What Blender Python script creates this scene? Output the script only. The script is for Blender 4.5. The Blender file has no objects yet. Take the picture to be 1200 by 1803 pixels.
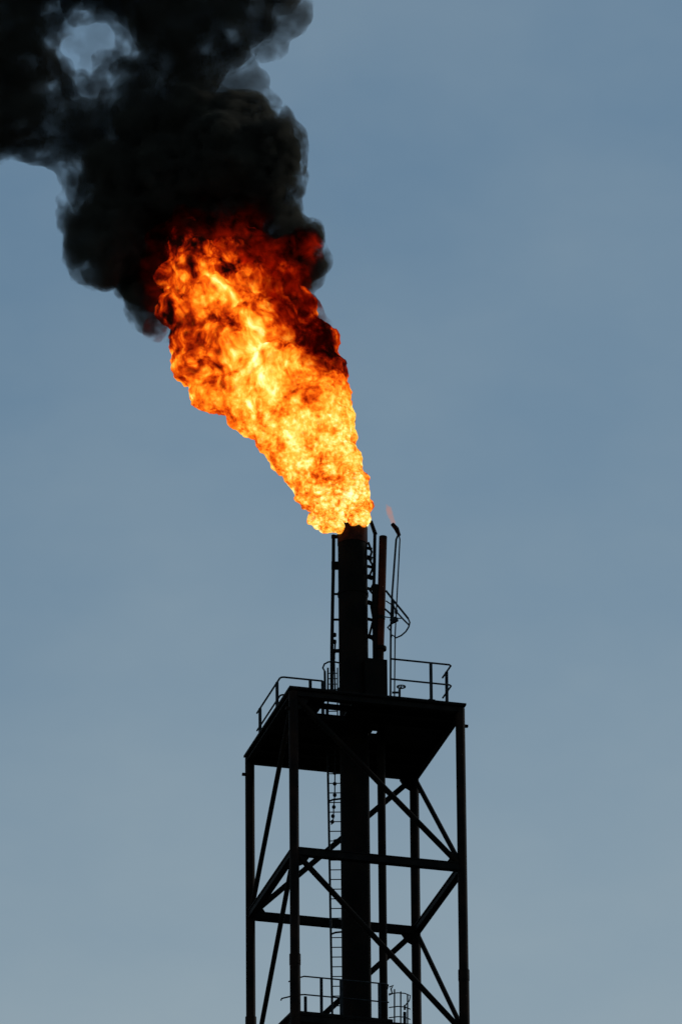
import bpy, bmesh, math, random
from mathutils import Vector, Matrix, noise
random.seed(7)
R = math.radians
sc = bpy.context.scene
col = sc.collection

# ------------------------------------------------------------------ camera, sky, sun, exposure
# The camera stands on the ground, far from the flare tower, with a long lens tilted up.
DIST, ELEV, TURN, PITCH, ROLL = 278.31, R(22.4461), 0.26676, R(24.7137), 0.00864
FPX = 16886.5                                  # focal length in pixels of the 1200 x 1803 photograph
CAMX = -0.3318
CAMZ = 1.7
ZL = CAMZ + DIST * math.sin(ELEV)              # height above the ground of the upper ring of beams
CAM = Vector((CAMX, -DIST * math.cos(ELEV), CAMZ))
FW = Vector((0, math.cos(PITCH), math.sin(PITCH)))
UP0 = Vector((0, -math.sin(PITCH), math.cos(PITCH)))
RT0 = Vector((1, 0, 0))
RT = RT0 * math.cos(ROLL) - UP0 * math.sin(ROLL)
UP = RT0 * math.sin(ROLL) + UP0 * math.cos(ROLL)
cam_d = bpy.data.cameras.new('camera')
cam = bpy.data.objects.new('camera', cam_d)
col.objects.link(cam)
M = Matrix((RT, UP, -FW)).transposed().to_4x4()
M.translation = CAM
cam.matrix_world = M
cam_d.sensor_fit = 'VERTICAL'
cam_d.sensor_height = 24.0
cam_d.lens = FPX / 1803 * 24.0
cam_d.clip_start = 0.5
cam_d.clip_end = 20000
sc.camera = cam

SUN_EL, SUN_AZ = R(34), R(62)                  # azimuth measured from +Y (the viewing direction) towards +X
world = bpy.data.worlds.new('World')
sc.world = world
world.use_nodes = True
wn, wl = world.node_tree.nodes, world.node_tree.links
wn.clear()
wo = wn.new('ShaderNodeOutputWorld'); bg = wn.new('ShaderNodeBackground')
sky = wn.new('ShaderNodeTexSky'); sky.sky_type = 'NISHITA'; sky.sun_disc = False
sky.sun_elevation = SUN_EL; sky.sun_rotation = SUN_AZ
sky.altitude = 0; sky.air_density = 1.0; sky.dust_density = 0.3; sky.ozone_density = 0.0
tc = wn.new('ShaderNodeTexCoord')
# thin high cloud, greyer than the clear air, laid out by direction
mp = wn.new('ShaderNodeMapping'); mp.inputs['Scale'].default_value = (15, 15, 26)
nz = wn.new('ShaderNodeTexNoise'); nz.inputs['Scale'].default_value = 1.0; nz.inputs['Detail'].default_value = 5
nz.inputs['Roughness'].default_value = .55
sepz = wn.new('ShaderNodeSeparateXYZ'); wl.new(tc.outputs['Generated'], sepz.inputs[0])
hz = wn.new('ShaderNodeValToRGB'); hz.color_ramp.interpolation = 'B_SPLINE'      # haze thickens towards the horizon
hz.color_ramp.elements[0].position = 0; hz.color_ramp.elements[0].color = (.95,) * 3 + (1,)
hz.color_ramp.elements[1].position = 1; hz.color_ramp.elements[1].color = (0.0,) * 3 + (1,)
for p_, f_ in ((.36, .68), (.385, .42), (.42, .15), (.47, .03)):
    e = hz.color_ramp.elements.new(p_); e.color = (f_, f_, f_, 1)
wl.new(sepz.outputs['Z'], hz.inputs['Fac'])
rmp = wn.new('ShaderNodeMapRange'); rmp.inputs['From Min'].default_value = .3; rmp.inputs['From Max'].default_value = .7
rmp.inputs['To Min'].default_value = -.13; rmp.inputs['To Max'].default_value = .18
wl.new(tc.outputs['Generated'], mp.inputs['Vector']); wl.new(mp.outputs['Vector'], nz.inputs['Vector'])
wl.new(nz.outputs['Fac'], rmp.inputs['Value'])
adm = wn.new('ShaderNodeMath'); adm.operation = 'ADD'; adm.use_clamp = True
wl.new(rmp.outputs['Result'], adm.inputs[0]); wl.new(hz.outputs['Color'], adm.inputs[1])
mx = wn.new('ShaderNodeMix'); mx.data_type = 'RGBA'; wl.new(adm.outputs[0], mx.inputs['Factor'])
tint = wn.new('ShaderNodeMix'); tint.data_type = 'RGBA'; tint.blend_type = 'MULTIPLY'; tint.inputs['Factor'].default_value = 1
tint.inputs[7].default_value = (.84, .98, .93, 1)
wl.new(sky.outputs['Color'], tint.inputs[6]); wl.new(tint.outputs[2], mx.inputs[6]); mx.inputs[7].default_value = (4.25, 5.2, 5.65, 1)
wl.new(mx.outputs[2], bg.inputs['Color']); bg.inputs['Strength'].default_value = .08
wl.new(bg.outputs['Background'], wo.inputs['Surface'])

sun_d = bpy.data.lights.new('sun', 'SUN'); sun_d.energy = 1.0; sun_d.angle = R(10); sun_d.color = (1, .95, .88)
sun = bpy.data.objects.new('sun', sun_d); col.objects.link(sun)
sdir = Vector((math.sin(SUN_AZ) * math.cos(SUN_EL), math.cos(SUN_AZ) * math.cos(SUN_EL), math.sin(SUN_EL)))
sun.rotation_euler = sdir.to_track_quat('Z', 'Y').to_euler()

sc.view_settings.view_transform = 'Standard'
sc.view_settings.look = 'None'
sc.view_settings.gamma = 1
sc.view_settings.exposure = 0.0
sc.render.engine = 'CYCLES'
sc.cycles.max_bounces = 4
sc.cycles.volume_bounces = 0
sc.cycles.volume_max_steps = 512
sc.cycles.volume_step_rate = 1.0
sc.cycles.transparent_max_bounces = 16
sc.cycles.sample_clamp_indirect = 3
sc.cycles.use_adaptive_sampling = True
sc.cycles.adaptive_threshold = 0.02

# ------------------------------------------------------------------ helpers
CT, ST = math.cos(TURN), math.sin(TURN)
def L(x, y, z):                       # tower axes (x across the near face, y away, z above the upper beams) to the world
    return Vector((CT * x - ST * y, ST * x + CT * y, ZL + z))
def ray(u, v):
    return (FW * FPX + RT * (u - 600) + UP * (901.5 - v)).normalized()
def on_z(u, v, z):                    # the point of a level at height z (above the upper beams) seen at u, v
    d = ray(u, v); t = (ZL + z - CAM.z) / d.z
    return CAM + d * t
def on_y(u, v, dep=0.0):              # the point dep metres beyond the tower's axis seen at u, v
    d = ray(u, v); t = (dep - CAM.y) / d.y
    return CAM + d * t

ORG = {}
class MB:
    def __init__(s): s.v = []; s.f = []; s.smooth = []
    def add(s, vs, fs, sm=False):
        o = len(s.v); s.v += [Vector(p) for p in vs]
        for f in fs: s.f.append([o + i for i in f]); s.smooth.append(sm)
    def tube(s, pts, r, n=12, caps=True):
        pts = [Vector(p) for p in pts]; rs = r if isinstance(r, (list, tuple)) else [r] * len(pts)
        rings = []; up = None
        for i, p in enumerate(pts):
            t = (pts[min(i + 1, len(pts) - 1)] - pts[max(i - 1, 0)]).normalized()
            if up is None:
                a = Vector((0, 0, 1)) if abs(t.z) < .9 else Vector((1, 0, 0))
                up = (a - t * a.dot(t)).normalized()
            else: up = (up - t * up.dot(t)).normalized()
            w = t.cross(up)
            rings.append([p + (up * math.cos(2 * math.pi * k / n) + w * math.sin(2 * math.pi * k / n)) * rs[i] for k in range(n)])
        vs = [q for rg in rings for q in rg]; fs = []
        for i in range(len(pts) - 1):
            for k in range(n):
                fs.append([i * n + k, i * n + (k + 1) % n, (i + 1) * n + (k + 1) % n, (i + 1) * n + k])
        s.add(vs, fs, True)
        if caps:
            s.add(rings[0], [list(range(n))[::-1]]); s.add(rings[-1], [list(range(n))])
    def bar(s, a, b, w, h, side=None):          # rectangular section from a to b; side = direction of w
        a = Vector(a); b = Vector(b); t = (b - a).normalized()
        if side is None: side = Vector((0, 0, 1)).cross(t) if abs(t.z) < .98 else Vector((CT, ST, 0))
        side = (side - t * side.dot(t)).normalized(); up = t.cross(side)
        c = [(-1, -1), (1, -1), (1, 1), (-1, 1)]
        vs = [p + side * (w / 2 * x) + up * (h / 2 * y) for p in (a, b) for x, y in c]
        s.add(vs, [[3, 2, 1, 0], [4, 5, 6, 7], [0, 1, 5, 4], [1, 2, 6, 5], [2, 3, 7, 6], [3, 0, 4, 7]])
    def ibeam(s, a, b, w, h, t=.02):            # two flanges and a web
        a = Vector(a); b = Vector(b); d = (b - a).normalized()
        side = Vector((0, 0, 1)).cross(d).normalized() if abs(d.z) < .98 else Vector((CT, ST, 0))
        up = d.cross(side)
        s.bar(a + up * (h - t) / 2, b + up * (h - t) / 2, w, t, side)
        s.bar(a - up * (h - t) / 2, b - up * (h - t) / 2, w, t, side)
        s.bar(a, b, t, h - 2 * t, side)
    def prism(s, poly, z0, z1):                  # poly: world points, extruded vertically between heights (above the upper beams)
        n = len(poly)
        vs = [Vector((p.x, p.y, ZL + z0)) for p in poly] + [Vector((p.x, p.y, ZL + z1)) for p in poly]
        fs = [list(range(n))[::-1], list(range(n, 2 * n))] + [[i, (i + 1) % n, n + (i + 1) % n, n + i] for i in range(n)]
        s.add(vs, fs)
    def plate(s, pts, t):                        # flat polygon thickened both ways along its normal
        pts = [Vector(p) for p in pts]
        nrm = (pts[1] - pts[0]).cross(pts[2] - pts[0]).normalized() * (t / 2)
        n = len(pts)
        s.add([p - nrm for p in pts] + [p + nrm for p in pts],
              [list(range(n))[::-1], list(range(n, 2 * n))] + [[i, (i + 1) % n, n + (i + 1) % n, n + i] for i in range(n)])
    def build(s, name, mat, parent=None, org=None):
        o = org if org is not None else (ORG[parent.name] if parent is not None else Vector((0, 0, 0)))
        o = Vector(o)
        me = bpy.data.meshes.new(name)
        me.from_pydata([tuple(p - o) for p in s.v], [], s.f)
        for p, sm in zip(me.polygons, s.smooth): p.use_smooth = sm
        bm = bmesh.new(); bm.from_mesh(me); bmesh.ops.recalc_face_normals(bm, faces=bm.faces); bm.to_mesh(me); bm.free()
        me.materials.append(mat)
        ob = bpy.data.objects.new(name, me); col.objects.link(ob)
        ORG[ob.name] = o.copy()
        if parent is not None: ob.parent = parent
        else: ob.location = o
        return ob

roots = []
def thing(name, loc, label, cat, group=None):
    e = bpy.data.objects.new(name, None); e.empty_display_size = .3; col.objects.link(e)
    e.location = loc; e['label'] = label; e['category'] = cat; ORG[e.name] = Vector(loc)
    if group: e['group'] = group
    roots.append(e)
    return e
def tag(o, label, cat, group=None, kind=None):
    if label: o['label'] = label; o['category'] = cat
    if group: o['group'] = group
    if kind: o['kind'] = kind
    return o

def steel(name, a, b, rough=.65, scale=3.0, metal=0.0):
    m = bpy.data.materials.new(name); m.use_nodes = True
    n, l = m.node_tree.nodes, m.node_tree.links
    p = n['Principled BSDF']; t = n.new('ShaderNodeTexCoord')
    x = n.new('ShaderNodeTexNoise'); x.inputs['Scale'].default_value = scale; x.inputs['Detail'].default_value = 6
    c = n.new('ShaderNodeValToRGB'); c.color_ramp.elements[0].position = .38; c.color_ramp.elements[1].position = .66
    c.color_ramp.elements[0].color = (*a, 1); c.color_ramp.elements[1].color = (*b, 1)
    bmp = n.new('ShaderNodeBump'); bmp.inputs['Strength'].default_value = .25; bmp.inputs['Distance'].default_value = .01
    l.new(t.outputs['Object'], x.inputs['Vector']); l.new(x.outputs['Fac'], c.inputs['Fac'])
    l.new(c.outputs['Color'], p.inputs['Base Color']); l.new(x.outputs['Fac'], bmp.inputs['Height']); l.new(bmp.outputs['Normal'], p.inputs['Normal'])
    p.inputs['Roughness'].default_value = rough; p.inputs['Metallic'].default_value = metal
    p.inputs['Specular IOR Level'].default_value = .04
    return m
M_steel = steel('silhouette_steel', (.004, .0042, .0042), (.010, .009, .008))  # near black: the shade of the backlit silhouette is put into the base colour
M_leg = steel('weathered_leg_steel', (.005, .004, .0035), (.017, .009, .006), scale=2)
M_stack = steel('silhouette_stack_steel', (.004, .004, .0035), (.010, .007, .005), rough=.8, scale=1.5)  # silhouette dark in the base colour here too
M_tip = steel('scorched_tip_steel', (.012, .005, .004), (.045, .012, .007), rough=.8, scale=5)
M_firelight = steel('firelight_pipe_steel', (.012, .006, .004), (.08, .016, .006), rough=.8, scale=1.3)  # red glow of the fire on the riser, mixed into its base colour
M_thin = steel('galvanised_bar', (.012, .016, .018), (.025, .03, .035), scale=6)
M_ground = steel('dry_ground', (.05, .045, .035), (.08, .07, .055), rough=.95, scale=.05)

# ------------------------------------------------------------------ ground
g = MB(); g.add([(-6000, -6000, 0), (6000, -6000, 0), (6000, 6000, 0), (-6000, 6000, 0)], [[0, 1, 2, 3]])
tag(g.build('ground', M_ground), None, None, kind='structure')

# ------------------------------------------------------------------ lattice tower
H = 2.5                                   # half the spacing of the legs
DZ = 5.118                                # top of the upper deck above the upper beams
BAY = 5.15
tower = thing('lattice_tower', (0, 0, 0), 'black four legged steel lattice tower with a square deck on top', 'tower')
corner = {'B': (-H, -H), 'D': (H, -H), 'A': (-H, H), 'C': (H, H)}
DT = .10                                  # deck plate depth
for k, (x, y) in corner.items():
    m = MB()
    zs = -3.35
    g0 = L(x, y, 0); g0.z = 0
    m.tube([L(x, y, DZ - .13), L(x, y, zs)], .138, 20)
    m.tube([L(x, y, zs - .002), g0], .152, 20)
    leg = m.build('leg', M_leg, tower)
    m = MB(); m.tube([L(x, y, zs + .16), L(x, y, zs - .16)], .163, 20)
    m.build('splice_collar', M_leg, leg)
    m = MB()
    ox, oy = (math.copysign(.17, x), 0)
    m.bar(L(x + ox * .8, y, DZ - .66), L(x + ox * 1.35, y, DZ - .66), .09, .07)
    m.build('lifting_lug', M_leg, leg)
def beam(a, b, z, w=.2, h=.235, name='horizontal_beam'):
    A = L(*corner[a], z); B = L(*corner[b], z); d = (B - A).normalized() * .12
    m = MB(); m.ibeam(A + d, B - d, w, h, .028)
    m.bar(A + d, B - d, w * .72, h - .06)
    return m.build(name, M_steel, tower)
for lv in (0, -1):
    for a, b in (('B', 'D'), ('D', 'C'), ('A', 'C'), ('A', 'B')):
        beam(a, b, lv * BAY)
tops = {0: DZ - .22, 1: 0, 2: -BAY}
def brace(a, b, bay, w=.17):
    A = L(*corner[a], tops[bay]); B = L(*corner[b], tops[bay + 1])
    d = (B - A).normalized()
    m = MB(); m.tube([A + d * .16, B - d * .16], w / 2, 14)
    o = m.build('diagonal_brace', M_stack, tower)
    # gusset plates at both ends
    ctr = (A + B) / 2
    for P, sgn in ((A, 1), (B, -1)):
        hx = (B - A) * sgn; hx.z = 0; hx.normalize(); vz = Vector((0, 0, -sgn))
        g_ = MB(); g_.plate([P + hx * .1, P + hx * .44, P + hx * .44 + vz * .16, P + hx * .3 + vz * .36, P + hx * .1 + vz * .46], .024)
        g_.build('gusset_plate', M_steel, o)
for bay in (0, 1):
    brace('B', 'D', bay); brace('C', 'A', bay); brace('B', 'A', bay, .145); brace('C', 'D', bay, .145)

# upper deck: plate with openings
def rectlocal(u0, v0, u1, v1):           # a hole of the deck given by two points seen in it
    iv = lambda p: (CT * p.x + ST * p.y, -ST * p.x + CT * p.y)
    return iv(on_z(u0, v0, DZ)), iv(on_z(u1, v1, DZ))
OH = .15
E0, E1 = -H - OH, H + OH
holes = []                               # x0, y0, x1, y1 in tower axes
def loc(u, v, z=DZ):
    p = on_z(u, v, z); return (CT * p.x + ST * p.y, -ST * p.x + CT * p.y)
hx0, hy0 = loc(572, 1232); hx1, hy1 = loc(600, 1266)
ladder_hole = (min(hx0, hx1), hy0, max(hx0, hx1), hy1)
print('ladder hole', ladder_hole, 'slot', loc(522, 1252), loc(545, 1258), 'chip', loc(660, 1287), 'tri', loc(562, 1247), loc(570, 1255))
print('rail feet', loc(497, 1254), loc(450, 1317), loc(570, 1257), loc(798, 1233), loc(690, 1225), 'ladder top', loc(575, 1340), 'stack', loc(623, 1250))
def deck_plate(m, rects, holes, z0, z1):
    xs = sorted({rects[0], rects[2], *[h[0] for h in holes], *[h[2] for h in holes]})
    ys = sorted({rects[1], rects[3], *[h[1] for h in holes], *[h[3] for h in holes]})
    inh = lambda cx, cy: any(h[0] < cx < h[2] and h[1] < cy < h[3] for h in holes)
    solid = [[not inh((xs[i] + xs[i + 1]) / 2, (ys[j] + ys[j + 1]) / 2) for j in range(len(ys) - 1)] for i in range(len(xs) - 1)]
    idx = {}; vs = []; fs = []
    def vid(i, j, k):
        if (i, j, k) not in idx: idx[(i, j, k)] = len(vs); vs.append(L(xs[i], ys[j], (z0, z1)[k]))
        return idx[(i, j, k)]
    nx, ny = len(xs) - 1, len(ys) - 1
    S = lambda i, j: 0 <= i < nx and 0 <= j < ny and solid[i][j]
    for i in range(nx):
        for j in range(ny):
            if not S(i, j): continue
            fs.append([vid(i, j, 1), vid(i + 1, j, 1), vid(i + 1, j + 1, 1), vid(i, j + 1, 1)])
            fs.append([vid(i, j, 0), vid(i, j + 1, 0), vid(i + 1, j + 1, 0), vid(i + 1, j, 0)])
            if not S(i - 1, j): fs.append([vid(i, j, 0), vid(i, j, 1), vid(i, j + 1, 1), vid(i, j + 1, 0)])
            if not S(i + 1, j): fs.append([vid(i + 1, j, 0), vid(i + 1, j + 1, 0), vid(i + 1, j + 1, 1), vid(i + 1, j, 1)])
            if not S(i, j - 1): fs.append([vid(i, j, 0), vid(i + 1, j, 0), vid(i + 1, j, 1), vid(i, j, 1)])
            if not S(i, j + 1): fs.append([vid(i, j + 1, 0), vid(i, j + 1, 1), vid(i + 1, j + 1, 1), vid(i + 1, j + 1, 0)])
    m.add(vs, fs)
cx, cy = loc(660, 1288)
tx0, ty0 = loc(524, 1253); tx1, ty1 = loc(546, 1259)
holes = [ladder_hole, (cx - .12, cy - .16, cx + .06, cy + .14), (min(tx0, tx1), min(ty0, ty1) - .03, max(tx0, tx1), max(ty0, ty1) + .03)]
m = MB(); deck_plate(m, (E0, E0, E1, E1), holes, DZ - .06, DZ)
deck = m.build('upper_deck', M_steel, tower)
m = MB()
zf = DZ - .06 - .11
for a, b in (((E0 + .1, E0 + .1), (E1 - .1, E0 + .1)), ((E1 - .1, E0 + .1), (E1 - .1, E1 - .1)), ((E1 - .1, E1 - .1), (E0 + .1, E1 - .1)), ((E0 + .1, E1 - .1), (E0 + .1, E0 + .1))):
    m.ibeam(L(*a, zf), L(*b, zf), .16, .215, .02)
for yy in (-1.75, -1.0, .9, 1.75):
    m.ibeam(L(E0 + .19, yy, zf + .03), L(E1 - .19, yy, zf + .03), .1, .15, .015)
m.build('deck_frame', M_steel, deck)

# guard rails of the upper deck
def rail_tube(name, pts, r, parent, mat=M_thin):
    m = MB(); m.tube(pts, r, 10); return m.build(name, mat, parent)
RH = 1.12
UPV = Vector((0, 0, 1))
def foot(x, y, z=DZ): return L(x, y, z)
ri = 2.5                                  # the rails stand a little inside the deck edge
NR = loc(798, 1233)                       # right corner of the near guard rail
nl = loc(680, 1224)
gr = MB(); yn = -2.58; NR = (NR[0], yn); side_end = (NR[0], yn + .95); RH = 1.20
gr.tube([L(.40, yn, DZ + RH), L(NR[0] - .06, yn, DZ + RH), L(NR[0], yn + .06, DZ + RH), L(NR[0], side_end[1], DZ + RH)], .028, 10)
gro = gr.build('guardrail', M_thin, tower)
rail_tube('mid_rail', [L(.40, yn, DZ + .56), L(NR[0] - .06, yn, DZ + .56), L(NR[0], yn + .06, DZ + .56), L(NR[0], side_end[1], DZ + .56)], .027, gro)
px_ = loc(762, 1229)[0]
for (x, y) in ((px_, yn), (NR[0], yn + .52)):
    m = MB(); m.bar(L(x, y, DZ), L(x, y, DZ + RH), .085, .05); m.plate([L(x - .1, y - .07, DZ + .012), L(x + .1, y - .07, DZ + .012), L(x + .1, y + .07, DZ + .012), L(x - .1, y + .07, DZ + .012)], .02)
    m.build('post', M_thin, gro)
RH = 1.12
# left rails: along the left side and back along the ladder opening
LC = loc(497, 1254); LE = loc(450, 1317)
xl = (LC[0] + LE[0]) / 2; y0 = LC[1]; y1 = LE[1]
xr = loc(571, 1257)[0]
gr = MB(); gr.tube([L(xr, y0, DZ + RH), L(xl + .1, y0, DZ + RH), L(xl + .03, y0 + .03, DZ + RH), L(xl, y0 + .1, DZ + RH), L(xl, y1, DZ + RH)], .028, 10)
gro = gr.build('guardrail', M_thin, tower)
rail_tube('mid_rail', [L(xr, y0, DZ + .56), L(xl + .1, y0, DZ + .56), L(xl + .03, y0 + .03, DZ + .56), L(xl, y0 + .1, DZ + .56), L(xl, y1, DZ + .56)], .027, gro)
for (x, y) in ((xl, y0 + .42), (xl, y1 - .35), (loc(549, 1255)[0], y0), (xr, y0)):
    m = MB(); m.bar(L(x, y, DZ), L(x, y, DZ + RH), .085, .05); m.build('post', M_thin, gro)

# lower deck, its near edge on the second ring of beams
DZ2 = -BAY + .20
m = MB(); deck_plate(m, (-H - .12, -H - .1, .35, -.9), [], DZ2 - .07, DZ2)
m.prism([L(-H - .12, -H - .1, 0), L(-H - .12, -.9, 0), L(-H - .30, -.9, 0)], DZ2 - .07, DZ2)
ld = m.build('lower_deck', M_steel, tower)
print('lower', loc(530, 1787, DZ2), loc(605, 1797, DZ2), loc(690, 1805, DZ2), loc(505, 1818, DZ2))
gr = MB(); yy = -H + .02
lx0, lx1 = loc(533, 1787, DZ2)[0], .05
gr.tube([L(-H - .05, yy + .5, DZ2 + RH), L(lx0 - .08, yy + .1, DZ2 + RH), L(lx0, yy, DZ2 + RH), L(.2, yy, DZ2 + RH), L(.27, yy + .05, DZ2 + RH), L(.25, yy + .1, DZ2 + RH - .12)], .022, 10)
gro = gr.build('guardrail', M_thin, tower)
rail_tube('mid_rail', [L(-H - .25, yy + .62, DZ2 + .58), L(-H - .3, yy + .35, DZ2 + .52), L(-H + .05, yy + .1, DZ2 + .56), L(lx0, yy, DZ2 + .56), L(.27, yy, DZ2 + .56)], .022, gro)
for u, hgt in ((533, .5), (563, RH), (600, RH), (672, RH)):
    x = loc(u, 1790, DZ2)[0]
    m = MB(); m.bar(L(x, yy, DZ2), L(x, yy, DZ2 + hgt), .08, .05); m.build('post', M_thin, gro)

# ------------------------------------------------------------------ main flare stack
base = L(0, 0, 0); base.z = 0
TOPZ = (on_y(622, 930).z) - ZL
zt = TOPZ
print('stack top', zt)
stack = thing('flare_stack', base, 'thick black flare stack pipe rising through the middle of the tower', 'flare stack')
m = MB(); g0 = base.copy()
m.tube([g0, L(0, 0, DZ + 1.2)], .425, 40); m.build('riser', M_stack, stack)
m = MB(); m.tube([L(0, 0, DZ + 1.2), L(0, 0, zt - .55)], .432, 40)
m.tube([L(0, 0, DZ + .92), L(0, 0, DZ + 1.28)], .475, 40); m.tube([L(0, 0, zt - 2.2), L(0, 0, zt - 2.1)], .455, 40); m.build('upper_barrel', M_stack, stack)
m = MB(); m.tube([L(0, 0, zt - .55), L(0, 0, zt), L(0, 0, zt), L(0, 0, zt - .5)], [.445, .445, .40, .40], 40, caps=False)
for k in range(9):
    a = k / 9 * 2 * math.pi + .3
    ca, sa = math.cos(a), math.sin(a)
    hh = (.03, .07, .02)[k % 3]
    m.plate([L(.43 * ca - .09 * sa, .43 * sa + .09 * ca, zt - .05), L(.43 * ca + .09 * sa, .43 * sa - .09 * ca, zt - .05), L(.43 * ca + .06 * sa, .43 * sa - .06 * ca, zt + hh), L(.43 * ca - .06 * sa, .43 * sa + .06 * ca, zt + hh)], .02)
m.build('flare_tip', M_tip, stack)
# lugs and pipe clamps along the right side of the barrel
for k, vv in enumerate((965, 981, 997, 1015, 1036, 1060, 1090, 1120)):
    z = on_y(650, vv).z - ZL
    px = .47 + .03 * (k % 3)
    wob = (.035, .06, .03, .05)[k % 4]
    m = MB(); m.bar(L(.40, -.12, z), L(.56, -.14, z - wob), .07, .07 + .05 * (k % 2)); m.build('pipe_bracket', M_stack, stack)
m = MB()
pts = [on_y(u, v, -.1) for u, v in ((648, 955), (654, 972), (650, 985), (657, 998), (651, 1012), (659, 1024), (651, 1040), (662, 1053), (653, 1068), (657, 1090), (650, 1118), (657, 1128), (660, 1150), (655, 1168))]
m.tube(pts, .035, 8); m.build('hose', M_stack, stack)
# box shaped shroud between stack and riser above the deck
zb = on_y(655, 1160, -.45).z - ZL
m = MB(); m.bar(L(.52, -.50, DZ + .004), L(.52, -.50, zb), .66, .24, Vector((CT, ST, 0)))
m.build('seal_box', M_stack, stack)

def vpipe(name, pts, r, label, mat, dep, tipn=None, n=14, cat='pipe', group=None):
    P = [on_y(u, v, dep) for u, v in pts]
    t = thing(name, P[-1], label, cat, group)
    m = MB(); m.tube(P, r, n); m.build('tube', mat, t)
    return t, P
# riser to the right, red firelight painted into its upper run
rp, P = vpipe('gas_riser', [(674, 945), (671, 1060), (668, 1160), (669, 1215)], .118, 'firelight tinted red pipe standing close to the right of the thick flare stack', M_firelight, -.1, cat='pipe')
m = MB(); g1 = on_y(671, 1385, -.1); g2 = g1.copy(); g2.z = 0
m.tube([g2, Vector((g1.x, g1.y, on_y(669, 1222, -.1).z))], .118, 18); m.build('lower_run', M_stack, rp)
for v in (1142, 1088):
    m = MB(); c0 = on_y(669.5, v, -.1); m.tube([c0 - UPV * .05, c0 + UPV * .05], .175 if v > 1100 else .135, 16); m.build('pipe_clamp', M_stack, rp)
# left thin line with stand offs to the stack
lp, P = vpipe('ignition_line', [(587, 942), (586.5, 1000), (585, 1080), (584, 1140), (584, 1228)], .052, 'slim upright line hugging the left side of the thick flare stack', M_stack, -.05)
m = MB(); m.tube([on_y(u, v, .05) for u, v in ((590, 1130), (588, 1160), (590, 1228))], .025, 8); m.build('drain_line', M_thin, lp)
for (v, h) in ((945, .1), (996, .25), (1046, .05), (1091, .05), (1146, .1)):
    m = MB(); m.bar(on_y(583, v, -.05), on_y(600, v, -.05), .06, h); m.build('stand_off', M_stack, lp)
for v in (1118, 1130, 1147, 1158):
    m = MB(); c0 = on_y(585.5 + (v % 3), v, -.05); m.tube([c0 - UPV * .045, c0 + UPV * .045], .075, 10); m.build('valve_body', M_stack, lp)

m = MB(); m.tube([on_y(u, v, -.15) for u, v in ((663, 1030), (660, 1045), (659.5, 1100), (660, 1162))], .075, 12); m.build('side_conduit', M_stack, rp)
# two pilots with bent tips
p1, P = vpipe('pilot_burner', [(659, 1160), (657, 1060), (658.5, 1000), (659.5, 940)][::-1], .048, 'thin pilot pipe with bent tip just right of the flare tip', M_stack, -.2, cat='pilot burner', group='pilot burners beside the flare tip')
m = MB(); m.tube([on_y(660.5, 941, -.2), on_y(652.5, 918, -.2)], [.062, .055], 12); m.build('burner_tip', M_stack, p1)
p2, P = vpipe('pilot_burner', [(701, 941), (697, 950), (694, 990), (690, 1045), (687.5, 1110), (687, 1226)], .03, 'thin pilot pipe with glowing bent tip, rightmost of the pipes beside the stack', M_thin, -.2, cat='pilot burner', group='pilot burners beside the flare tip')
m = MB(); m.tube([on_y(u, v, -.2) for u, v in ((702, 943), (703.5, 950), (701, 1000), (698.5, 1050), (695, 1120), (694, 1226))], .02, 10); m.build('gas_tube', M_thin, p2)
m = MB(); m.tube([on_y(702.5, 943, -.2), on_y(697.5, 931, -.2), on_y(690, 922.5, -.2)], [.05, .075, .06], 12); m.build('burner_tip', M_tip, p2)

# tilted service hoop bolted to the right-hand pilot pipe
d0 = -.25
hp = thing('service_davit', on_y(690, 1088, d0), 'tilted hoop of thin bars fixed beside the pilot pipe above the deck', 'davit')
m = MB(); m.tube([on_y(u, v, d0) for u, v in ((679, 1040), (692, 1057), (706, 1074), (718, 1089))], .032, 10); m.build('boom', M_thin, hp)
m = MB(); m.tube([on_y(u, v, d0 - .1) for u, v in ((690, 1062), (698, 1078), (709, 1090), (719, 1100))], .026, 10); m.build('boom_stay', M_thin, hp)
m = MB(); m.tube([on_y(u, v, d0) for u, v in ((718, 1089), (721, 1096), (719, 1104), (714, 1112), (706, 1119), (697, 1123), (690, 1118), (687, 1126))], .024, 10); m.build('hoop', M_thin, hp)
m = MB()
m.tube([on_y(u, v, d0) for u, v in ((677, 1072), (686, 1080), (694, 1094))], .03, 8)
m.tube([on_y(u, v, d0) for u, v in ((676, 1086), (690, 1088), (706, 1089))], .018, 8)
m.tube([on_y(u, v, d0) for u, v in ((694, 1090), (688, 1098), (682, 1105), (687, 1110))], .026, 8)
m.tube([on_y(u, v, d0) for u, v in ((692, 1058), (691, 1090))], .035, 8)
m.tube([on_y(u, v, d0) for u, v in ((679, 1058), (688, 1064))], .02, 8)
m.build('strut', M_thin, hp)
m = MB(); c0 = on_y(693, 1092, d0 - .05); m.bar(c0 - Vector((.09, 0, .05)), c0 + Vector((.1, 0, .05)), .12, .14); m.build('winch', M_thin, hp)
m = MB(); m.tube([on_y(697, 1077, d0) - Vector((0, .08, 0)), on_y(697, 1077, d0) + Vector((0, .08, 0))], .05, 12)
m.build('sheave', M_thin, hp)

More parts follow.
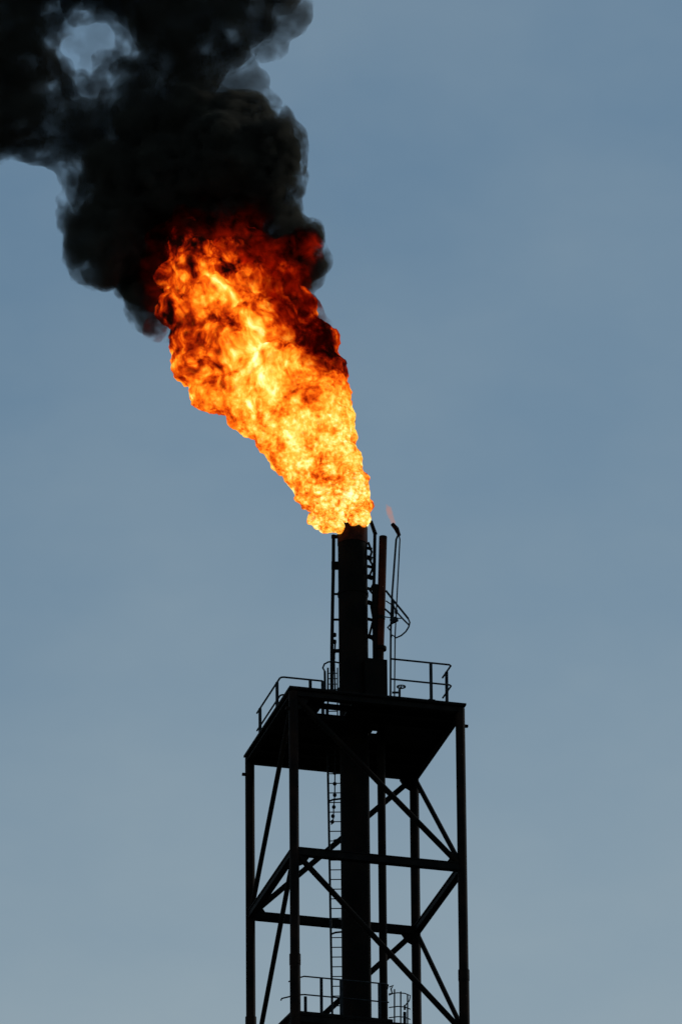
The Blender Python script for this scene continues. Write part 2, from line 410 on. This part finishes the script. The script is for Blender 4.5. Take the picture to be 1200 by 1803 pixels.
# hand wheel valve standing on the deck
vz = on_z(703, 1226, DZ)
vv = thing('hand_wheel_valve', vz, 'small hand wheel valve on the deck between the pilot pipe and the right guard rail', 'valve')
m = MB(); m.tube([vz, vz + UPV * .22], .035, 10); m.bar(vz + Vector((-.22, 0, .12)), vz + Vector((.02, 0, .12)), .05, .05); m.build('valve_stem', M_thin, vv)
m = MB()
wc = vz + Vector((.05, 0, .30)); n_ = 20
ring = [wc + Vector((.12 * math.cos(a * 2 * math.pi / n_), .12 * math.sin(a * 2 * math.pi / n_), 0)) for a in range(n_ + 1)]
m.tube(ring, .02, 8, caps=False)
for a in (0, 1.57): m.tube([wc + Vector((.11 * math.cos(a), .11 * math.sin(a), 0)), wc - Vector((.11 * math.cos(a), .11 * math.sin(a), 0))], .014, 6)
m.tube([vz + UPV * .2, wc], .022, 8)
m.build('hand_wheel', M_thin, vv)

# ------------------------------------------------------------------ ladders
def ladder(pts_l, w, dep, rstep, lab, mat, rr=.022, name='access_ladder', cat='ladder'):
    P = [on_y(u, v, dep) for u, v in pts_l]
    t = thing(name, P[-1], lab, cat)
    side = Vector((CT, ST, 0))
    side = Vector((1, 0, 0))
    for k in (0, 1):
        m = MB(); m.tube([p + side * w * k for p in P], rr + .006 * (1 - k), 8); m.build('side_rail', mat, t)
    tot = (P[-1] - P[0]).length; n = int(tot / rstep)
    for i in range(1, n):
        m = MB(); q = P[0].lerp(P[-1], i / n); m.tube([q, q + side * w], .017, 6); m.build('rung', mat, t)
    return t, P, side
lad, P, side = ladder([(575, 1245), (585, 1803), (586, 1840)], .42, .75, .30, 'narrow black ladder running down behind the left side of the thick stack', M_thin, rr=.028)
for v in (1411, 1645, 1478):
    u = 575 + (v - 1245) * 10 / 558
    m = MB()
    if v == 1478: m.tube([on_y(u + 8, v + 2, .5), on_y(u + 24, v - 2, .5)], .03, 8)
    else: m.tube([on_y(u, v, .75), on_y(u + 8, v - 3, .5), on_y(u + 26, v - 5, .4)], .03, 8)
    m.build('cage_hoop', M_thin, lad)
# cable with clamps hanging inside the ladder
cb = thing('cable', on_y(588, 1450, .55), 'dangling cable with round clamps in front of the narrow ladder', 'cable')
m = MB(); m.tube([on_y(u, v, .55) for u, v in ((590, 1300), (589, 1400), (587, 1425), (587, 1440), (583, 1452))], .018, 8); m.build('wire', M_thin, cb)
for v in (1361, 1380, 1400, 1421, 1437, 1447):
    m = MB(); u = 589 - max(0, v - 1405) * .1
    c0 = on_y(u, v, .55); m.tube([c0 - UPV * .06, c0 - UPV * .03, c0 + UPV * .03, c0 + UPV * .06], [.02, .055, .055, .02], 10); m.build('clamp', M_thin, cb)
# ladder head above the deck with its guard hoop
lh, P, side = ladder([(577, 1176), (577, 1262)], .28, -.45, .16, 'short ladder head with rounded guard above the deck left of the stack', M_thin, rr=.02, name='ladder_head')
m = MB(); m.tube([on_y(u, v, -.5) for u, v in ((572, 1216), (571.5, 1182), (568, 1176), (571, 1169), (578, 1165.5), (586, 1165), (597, 1167))], .026, 10); m.build('guard_hoop', M_thin, lh)
m = MB(); m.bar(on_y(572, 1214, -.5), on_y(571.5, 1182, -.5), .06, .04); m.build('post', M_thin, lh)

# caged ladder at the right of the lower deck
cl = thing('caged_ladder', on_y(712, 1830, -.6), 'thin barred ladder cage beside the near right leg at the bottom', 'ladder cage')
m = MB()
for u, v in ((694, 1742), (705, 1746), (717, 1752)):
    m.tube([on_y(u, v, -.6), on_y(u, 1840, -.6)], .022, 8)
m.build('cage_bars', M_thin, cl)
m = MB()
m.tube([on_y(u, v, -.6) for u, v in ((685, 1738), (692, 1735), (688, 1741), (690, 1750), (684, 1752))], .022, 8)
for dv in (0, 24, 42):
    m.tube([on_y(u, v + dv, -.6) for u, v in ((684, 1750), (700, 1748), (712, 1749), (722, 1753), (720, 1762), (713, 1770))][: 4 if dv else 6], .018, 8)
m.build('cage_hoop', M_thin, cl)
m = MB(); m.bar(on_y(712, 1782, -.6), on_y(712, 1840, -.6), .08, .05); m.bar(on_y(712, 1770, -.6), on_y(712, 1778, -.6), .05, .05); m.build('post', M_thin, cl)


# ------------------------------------------------------------------ fire and smoke
def hull(name, balls, voxel, disp, mat, org, lab=None, seed=0, keep=1):
    # balls: (u, v, radius in photo pixels, metres beyond the axis, optional depth squash) -> one closed billowing skin
    bm = bmesh.new()
    for b in balls:
        u, v, r, d = b[:4]
        c = on_y(u, v, d) - org; rr = r / 60.7 * (1 + d / DIST)
        sq = b[4] if len(b) > 4 else 1.0
        bmesh.ops.create_icosphere(bm, subdivisions=3, radius=rr, matrix=Matrix.Translation(c) @ Matrix.Diagonal((1, sq, 1, 1)))
    me = bpy.data.meshes.new(name); bm.to_mesh(me); bm.free()
    ob = bpy.data.objects.new(name, me); col.objects.link(ob)
    md = ob.modifiers.new('r', 'REMESH'); md.mode = 'VOXEL'; md.voxel_size = voxel; md.adaptivity = 0
    ms = ob.modifiers.new('s', 'SMOOTH'); ms.iterations = 3; ms.factor = .5
    dg = bpy.context.evaluated_depsgraph_get()
    me2 = bpy.data.meshes.new_from_object(ob.evaluated_get(dg))
    ob.modifiers.clear(); ob.data = me2; bpy.data.meshes.remove(me); me2.name = name
    off = Vector((seed * 3.1, seed * 1.7, seed * 2.3))
    for kind, size, amt in disp:
        me2.update(); nrm = [v.normal.copy() for v in me2.vertices]
        for v, n_ in zip(me2.vertices, nrm):
            p = (v.co + off) / size
            if kind == 'billow':                       # rounded cauliflower lumps
                f = noise.voronoi(p, distance_metric='DISTANCE')[0][0]
                a = .55 - f
            elif kind == 'turb':
                a = noise.turbulence(p, 4, False) - .5
            else:
                a = noise.noise(p)
            v.co += n_ * (a * amt)
    md = ob.modifiers.new('r', 'REMESH'); md.mode = 'VOXEL'; md.voxel_size = voxel * .9; md.adaptivity = 0
    ms = ob.modifiers.new('s', 'SMOOTH'); ms.iterations = 1; ms.factor = .4
    dg = bpy.context.evaluated_depsgraph_get()
    me3 = bpy.data.meshes.new_from_object(ob.evaluated_get(dg))
    ob.modifiers.clear(); ob.data = me3; bpy.data.meshes.remove(me2); me2 = me3; me2.name = name
    # keep only the largest closed skin, so that no crumbs float round it
    bm = bmesh.new(); bm.from_mesh(me2); bm.verts.ensure_lookup_table()
    seen = set(); comps = []
    for v in bm.verts:
        if v.index in seen: continue
        st = [v]; seen.add(v.index); comp = []
        while st:
            q = st.pop(); comp.append(q)
            for e in q.link_edges:
                o_ = e.other_vert(q)
                if o_.index not in seen: seen.add(o_.index); st.append(o_)
        comps.append(comp)
    comps.sort(key=len, reverse=True)
    for comp in comps[keep:]: bmesh.ops.delete(bm, geom=comp, context='VERTS')
    bm.to_mesh(me2); bm.free()
    for p in me2.polygons: p.use_smooth = True
    me2.materials.clear(); me2.materials.append(mat); me2.update()
    ob.location = org
    if lab: pass
    return ob

def vmat(name):
    m = bpy.data.materials.new(name); m.use_nodes = True
    n, l = m.node_tree.nodes, m.node_tree.links; n.clear()
    out = n.new('ShaderNodeOutputMaterial'); t = n.new('ShaderNodeTexCoord')
    return m, n, l, out, t
def nmath(n, l, op, a, b=None, clamp=False):
    x = n.new('ShaderNodeMath'); x.operation = op; x.use_clamp = clamp
    for i, q in enumerate((a, b)):
        if q is None: continue
        if isinstance(q, (int, float)): x.inputs[i].default_value = q
        else: l.new(q, x.inputs[i])
    return x.outputs[0]
def nnoise(n, l, vec, scale, detail, rough=.5, dist=0.0):
    x = n.new('ShaderNodeTexNoise'); x.inputs['Scale'].default_value = scale; x.inputs['Detail'].default_value = detail
    x.inputs['Roughness'].default_value = rough; x.inputs['Distortion'].default_value = dist
    l.new(vec, x.inputs['Vector']); return x.outputs['Fac']
def nrange(n, l, v, a, b, c, d, smooth=False):
    x = n.new('ShaderNodeMapRange'); x.interpolation_type = 'SMOOTHSTEP' if smooth else 'LINEAR'
    for k, q in zip(('From Min', 'From Max', 'To Min', 'To Max'), (a, b, c, d)): x.inputs[k].default_value = q
    l.new(v, x.inputs['Value']); return x.outputs['Result']

FO = on_y(622, 930, 0)                      # mouth of the stack: origin of the fire
def smoke_mat(name, sigma, lo, hi, scale, col_=(.03, .03, .03), rate=1.0, floor=0.0):
    m, n, l, out, t = vmat(name)
    f = nnoise(n, l, t.outputs['Object'], scale, 4, .55)
    d = nrange(n, l, f, lo, hi, sigma * floor, sigma, True)
    pv = n.new('ShaderNodeVolumePrincipled')
    pv.inputs['Color'].default_value = (*col_, 1); pv.inputs['Anisotropy'].default_value = .3
    l.new(d, pv.inputs['Density'])
    l.new(pv.outputs[0], out.inputs['Volume'])
    m.cycles.volume_step_rate = rate
    return m
M_smoke = smoke_mat('black_soot_smoke', 5.0, .36, .52, .55, rate=.5, floor=.25)
M_veil = smoke_mat('thin_grey_smoke', 1.3, .38, .62, .9, (.12, .12, .12), rate=.5, floor=.12)

smoke = thing('smoke_plume', FO, 'thick black smoke billowing up and to the left from the top of the fire', 'smoke')
dense = [
 (190, 440, 70, .3), (165, 395, 46, .1), (215, 375, 72, .5), (180, 465, 50, -.2), (275, 420, 60, 1.0), (240, 480, 45, .9),
 (268, 562, 34, .4), (258, 530, 36, .5), (285, 540, 36, .7), (300, 480, 50, 1.3),
 (205, 330, 80, .4), (300, 330, 100, .5), (400, 300, 110, .3), (450, 275, 84, 0), (475, 250, 58, -.2), (490, 315, 46, .0), (380, 390, 90, 1.0),
 (470, 380, 60, .8), (500, 420, 48, .6), (535, 440, 32, .3), (538, 470, 30, .4), (545, 415, 22, .3), (500, 460, 55, 1.0), (510, 500, 40, .9),
 (420, 215, 58, .2), (330, 220, 80, .3), (480, 225, 28, .2), (250, 240, 78, .6), (150, 234, 58, .5), (60, 215, 60, .3), (-20, 210, 70, .3), (100, 230, 50, .2),
 (30, 130, 72, .5), (52, 60, 52, .4), (0, 40, 80, .2), (86, 168, 44, .5), (-60, 120, 90, .3), (60, -20, 70, .3), (10, 180, 70, .8),
 (268, 130, 52, .4), (300, 60, 75, .2), (380, 60, 72, .3), (332, 140, 56, .5), (430, 20, 62, .4), (290, -20, 80, .3), (180, -46, 60, .2), (400, -40, 80, .3), (125, -44, 58, .3),
 (396, 92, 34, .4), (235, 190, 52, .6), (490, -30, 45, .5), (100, -90, 90, .3), (250, -100, 90, .3), (420, -110, 90, .3), (330, 100, 70, .6), (280, 190, 70, .5), (200, 280, 60, .6),
]
def smoke2(name, balls, grow, voxel, disp, inner, outer, scale, lo, hi, col_, seed, rate=.4, detail=5):
    # density differs between the thick column over the fire (inner) and the older drifting smoke to the upper left (outer)
    m, n, l, out, t = vmat(name)
    f = nnoise(n, l, t.outputs['Object'], scale, detail, .6)
    cen = on_y(400, 370, .3) - FO
    ds = n.new('ShaderNodeVectorMath'); ds.operation = 'DISTANCE'; l.new(t.outputs['Object'], ds.inputs[0]); ds.inputs[1].default_value = tuple(cen)
    big = nnoise(n, l, t.outputs['Object'], .35, 2, .5)
    dd = nmath(n, l, 'ADD', ds.outputs['Value'], nmath(n, l, 'MULTIPLY', nmath(n, l, 'SUBTRACT', big, .5), 3.0))
    sg = nrange(n, l, dd, 2.6, 4.8, inner, outer, True)
    d = nmath(n, l, 'MULTIPLY', nrange(n, l, f, lo, hi, 0.0, 1.0, True), sg)
    pv = n.new('ShaderNodeVolumePrincipled')
    pv.inputs['Color'].default_value = (*col_, 1); pv.inputs['Anisotropy'].default_value = .2
    l.new(d, pv.inputs['Density']); l.new(pv.outputs[0], out.inputs['Volume'])
    m.cycles.volume_step_rate = rate
    o = hull(name, [(x[0], x[1], max(8, x[2] + grow), x[3]) for x in balls], voxel, disp, m, FO, seed=seed)
    o.parent = smoke; o.location = (0, 0, 0)
    return o
smoke2('dense_billow', dense, -1, .10, (('soft', 1.6, .5), ('billow', .95, .40), ('billow', .42, .22), ('soft', .16, .05)), 5.5, 1.8, .75, .31, .54, (.12, .115, .09), 1)
smoke2('smoke_fringe', dense, 7, .10, (('soft', 1.2, .35), ('billow', .8, .30), ('billow', .36, .18)), 3.5, 2.0, 1.5, .42, .58, (.11, .105, .085), 3)
veils = [
 [(415, 160, 46, .4), (450, 150, 28, .5), (425, 120, 30, .5), (465, 175, 26, .4), (475, 60, 42, .6), (500, 40, 38, .5), (505, 10, 42, .4), (520, 10, 34, .4), (490, 62, 28, .4)],
 [(100, 118, 32, .6), (212, 112, 32, .6), (140, 2, 40, .4), (172, 0, 36, .4), (212, 22, 34, .5), (142, 160, 34, .6), (182, 155, 36, .6), (226, 70, 28, .6), (98, 50, 30, .4), (84, 85, 30, .5), (125, 40, 22, .4), (190, 112, 26, .6)],
 [(128, 345, 28, .4), (124, 385, 26, .5), (126, 310, 28, .2), (108, 275, 24, .2), (60, 258, 30, .3), (30, 256, 30, .3), (0, 254, 32, .3), (-40, 255, 34, .3)],
]
veils.append([(120, 45, 34, .9), (150, 60, 38, .9), (180, 90, 36, .9), (165, 115, 30, .9), (200, 60, 30, .9)])
for k, vb in enumerate(veils):
    smoke2('thin_veil', vb, 2, .09, (('soft', .9, .3), ('billow', .5, .25)), (1.8, 2.6, 2.6, .45)[k], (1.8, 2.6, 2.6, .45)[k], 1.3, .36, .60, (.10, .102, .095), 4 + k)

# fire: dense glowing gas, brighter near the mouth of the stack, darker and sootier towards its far end
AX = (on_y(400, 430, .2) - FO); FL = AX.length; AXN = AX.normalized()
m, n, l, out, t = vmat('fire')
sep = n.new('ShaderNodeVectorMath'); sep.operation = 'DOT_PRODUCT'; l.new(t.outputs['Object'], sep.inputs[0]); sep.inputs[1].default_value = tuple(AXN / FL)
s_ = sep.outputs['Value']                              # 0 at the mouth, 1 at the far end
axm = n.new('ShaderNodeVectorMath'); axm.operation = 'SCALE'; axm.inputs[0].default_value = tuple(AXN * FL * -.38); l.new(s_, axm.inputs['Scale'])
wv = n.new('ShaderNodeTexNoise'); wv.inputs['Scale'].default_value = .8; wv.inputs['Detail'].default_value = 1; l.new(t.outputs['Object'], wv.inputs['Vector'])
wsc = n.new('ShaderNodeVectorMath'); wsc.operation = 'SCALE'; l.new(wv.outputs['Color'], wsc.inputs[0]); wsc.inputs['Scale'].default_value = 1.1
ad1 = n.new('ShaderNodeVectorMath'); l.new(t.outputs['Object'], ad1.inputs[0]); l.new(axm.outputs[0], ad1.inputs[1])
ad2 = n.new('ShaderNodeVectorMath'); l.new(ad1.outputs[0], ad2.inputs[0]); l.new(wsc.outputs[0], ad2.inputs[1])
WV = ad2.outputs[0]                                    # stretched along the flow and swirled
def billow(scale, dist=0.0):
    x = nnoise(n, l, t.outputs['Object'], scale, 0, .5, dist)
    return nmath(n, l, 'ABSOLUTE', nmath(n, l, 'SUBTRACT', x, .5))
fine = nmath(n, l, 'ADD', nmath(n, l, 'MULTIPLY', billow(5.0, .3), .3), nmath(n, l, 'ADD', nmath(n, l, 'MULTIPLY', nnoise(n, l, t.outputs['Object'], 8.0, 4, .72, .2), .95), nmath(n, l, 'MULTIPLY', nnoise(n, l, t.outputs['Object'], 2.3, 2, .5), .5)))   # about .03 + .425 + .25
mid = nmath(n, l, 'ADD', nmath(n, l, 'MULTIPLY', billow(2.2, .6), .35), nmath(n, l, 'MULTIPLY', nnoise(n, l, WV, 2.7, 7, .70, .2), .9))    # about .035 + .45
coarse = nnoise(n, l, WV, .95, 2.0, .5)
w = nrange(n, l, s_, .08, .6, .1, .85)
mixf = n.new('ShaderNodeMix'); mixf.data_type = 'FLOAT'; l.new(w, mixf.inputs[0])
l.new(nmath(n, l, 'SUBTRACT', fine, .745), mixf.inputs[2]); l.new(nmath(n, l, 'SUBTRACT', mid, .485), mixf.inputs[3])
hot = nrange(n, l, s_, .0, 1.0, .17, -.22)
for (u_, v_, d_, r_, a_) in ((450, 605, -1.2, 1.2, .14), (375, 510, -1.0, 1.1, .13), (430, 500, -1.0, .8, .08), (440, 720, -.8, .9, .07), (555, 545, -.8, 1.4, -.28), (590, 620, -.5, 1.15, -.30), (530, 500, -.8, .9, -.14), (315, 660, -.3, .6, -.2), (430, 790, -.5, .5, -.12), (470, 430, 0, 1.4, -.30), (330, 410, 0, 1.2, -.26), (270, 560, 0, 1.0, -.2), (390, 390, 0, 1.0, -.28), (560, 450, 0, 1.2, -.3), (450, 800, -.4, .7, -.10)):
    ds = n.new('ShaderNodeVectorMath'); ds.operation = 'DISTANCE'; l.new(t.outputs['Object'], ds.inputs[0]); ds.inputs[1].default_value = tuple(on_y(u_, v_, d_) - FO)
    hot = nmath(n, l, 'ADD', hot, nrange(n, l, ds.outputs['Value'], 0, r_ * 1.4, a_, 0, True))
both = nmath(n, l, 'ADD', nmath(n, l, 'MULTIPLY', mixf.outputs[0], 1.9), nmath(n, l, 'MULTIPLY', nmath(n, l, 'SUBTRACT', coarse, .5), 1.0))
T = nmath(n, l, 'ADD', nmath(n, l, 'ADD', both, .55), hot, True)
rp_ = n.new('ShaderNodeValToRGB'); cr = rp_.color_ramp
stops = [(.10, (.004, .001, .0006)), (.24, (.10, .003, .0006)), (.36, (.38, .020, .001)), (.48, (.80, .10, .003)), (.60, (1.0, .26, .010)), (.74, (1.0, .55, .06)), (.86, (1.0, .80, .22)), (.97, (1.0, .95, .50))]
cr.elements[0].position, cr.elements[0].color = stops[0][0], (*stops[0][1], 1)
cr.elements[1].position, cr.elements[1].color = stops[-1][0], (*stops[-1][1], 1)
for p_, c_ in stops[1:-1]:
    e = cr.elements.new(p_); e.color = (*c_, 1)
l.new(T, rp_.inputs['Fac'])
SIG = 28.0
ab = n.new('ShaderNodeVolumeAbsorption'); ab.inputs['Color'].default_value = (0, 0, 0, 1); ab.inputs['Density'].default_value = SIG
em = n.new('ShaderNodeEmission'); l.new(rp_.outputs['Color'], em.inputs['Color']); em.inputs['Strength'].default_value = SIG * 1.35
ad = n.new('ShaderNodeAddShader'); l.new(ab.outputs[0], ad.inputs[0]); l.new(em.outputs[0], ad.inputs[1]); l.new(ad.outputs[0], out.inputs['Volume'])
m.cycles.volume_step_rate = .25
M_fire = m
fl = [(642, 918, 13, -.35), (578, 922, 14, -.1), (594, 927, 11, -.45), (620, 918, 10, -.5), (628, 912, 24, 0), (600, 905, 24, 0), (575, 905, 26, 0), (555, 915, 14, 0), (636, 890, 18, 0), (600, 870, 50, 0), (560, 860, 44, 0), (615, 850, 36, 0), (540, 830, 40, 0),
 (590, 810, 50, 0), (520, 790, 52, 0), (570, 760, 62, 0), (480, 770, 34, 0), (490, 730, 62, 0), (555, 710, 68, 0), (590, 745, 40, 0), (440, 730, 44, 0), (470, 670, 78, .1), (560, 660, 52, .2),
 (410, 690, 52, 0), (370, 690, 40, 0), (400, 620, 75, .1), (350, 640, 48, 0), (335, 600, 42, 0), (460, 590, 78, .2), (540, 610, 56, .5), (575, 640, 24, .5), (370, 550, 75, .2), (320, 540, 44, .1), (440, 520, 75, .4), (510, 550, 52, .6),
 (350, 480, 64, .2), (300, 490, 30, .2), (420, 460, 62, .5), (480, 500, 50, .7), (330, 430, 42, .3), (395, 420, 40, .5), (325, 405, 20, .3)]
f = hull('gas_flare_fire', fl, .05, (('soft', 1.0, .18), ('billow', .42, .20), ('billow', .20, .12), ('soft', .09, .055)), M_fire, FO, seed=2)
tag(f, 'roaring orange and yellow fire leaning left above the thick flare stack', 'fire')

# soot wrapped round the right side of the fire, glowing dull red
m, n, l, out, t = vmat('glowing_soot')
f1 = nnoise(n, l, t.outputs['Object'], 1.6, 5, .6)
d = nrange(n, l, f1, .40, .66, .15, 4.5, True)
f2 = nnoise(n, l, t.outputs['Object'], 2.3, 5, .6, .5)
ds = n.new('ShaderNodeVectorMath'); ds.operation = 'DISTANCE'; l.new(t.outputs['Object'], ds.inputs[0]); ds.inputs[1].default_value = tuple(on_y(420, 540, 0) - FO)
ds2 = n.new('ShaderNodeVectorMath'); ds2.operation = 'DISTANCE'; l.new(t.outputs['Object'], ds2.inputs[0]); ds2.inputs[1].default_value = tuple(on_y(556, 438, -.3) - FO)
gl = nmath(n, l, 'MULTIPLY', nrange(n, l, f2, .46, .74, 0, 1.2), nrange(n, l, ds.outputs['Value'], 1.5, 3.1, 1.0, .05, True))
gl = nmath(n, l, 'ADD', gl, nmath(n, l, 'MULTIPLY', nrange(n, l, ds2.outputs['Value'], .05, .6, 1.1, 0, True), nrange(n, l, f2, .46, .66, 0, 1)))
ab = n.new('ShaderNodeVolumeAbsorption'); ab.inputs['Color'].default_value = (.42, .06, 0, 1); l.new(d, ab.inputs['Density'])
em = n.new('ShaderNodeEmission'); em.inputs['Color'].default_value = (.36, .011, .0006, 1); l.new(nmath(n, l, 'MULTIPLY', nmath(n, l, 'MULTIPLY', gl, d), 1.0), em.inputs['Strength'])
ad = n.new('ShaderNodeAddShader'); l.new(ab.outputs[0], ad.inputs[0]); l.new(em.outputs[0], ad.inputs[1]); l.new(ad.outputs[0], out.inputs['Volume'])
m.cycles.volume_step_rate = .5
so = [(555, 620, 42, -.6), (580, 640, 24, -.4), (530, 585, 42, -.9), (500, 540, 40, -1.0), (545, 545, 28, -.4), (480, 495, 38, -1.0), (565, 665, 26, -.6), (555, 580, 30, -.3), (540, 430, 32, -.1), (550, 460, 24, 0), (560, 430, 12, -.1),
 (330, 400, 40, -.3), (370, 405, 40, -.3), (420, 420, 45, -.4), (460, 450, 45, -.6), (290, 430, 38, -.2), (275, 480, 34, -.1), (270, 530, 28, .1), (275, 575, 22, .2), (520, 500, 34, -.3), (440, 380, 40, 0), (380, 375, 40, 0), (510, 450, 40, -.1)]
g_ = hull('glowing_soot', so, .07, (('soft', .8, .2), ('billow', .4, .2), ('billow', .18, .08)), m, FO, seed=6)
g_.parent = smoke; g_.location = (0, 0, 0)

# pilot flame: a faint wisp
m, n, l, out, t = vmat('pilot_flame')
ab = n.new('ShaderNodeVolumeAbsorption'); ab.inputs['Color'].default_value = (.7, .4, .2, 1); ab.inputs['Density'].default_value = 3.0
em = n.new('ShaderNodeEmission'); em.inputs['Color'].default_value = (1, .27, .09, 1); em.inputs['Strength'].default_value = 1.3
ad = n.new('ShaderNodeAddShader'); l.new(ab.outputs[0], ad.inputs[0]); l.new(em.outputs[0], ad.inputs[1]); l.new(ad.outputs[0], out.inputs['Volume'])
PO = on_y(690, 922, -.2)
pf = hull('pilot_flame', [(692, 920, 5, -.2), (690, 915, 5, -.2), (688, 909, 5.5, -.2), (686, 903, 6, -.2), (684, 897, 6, -.2), (682, 893, 4, -.2), (680, 889, 2.6, -.2)], .022, (('soft', .12, .03),), m, PO, seed=3)
tag(pf, 'small pale wisp of flame above the bent tip of the rightmost pilot pipe', 'flame')
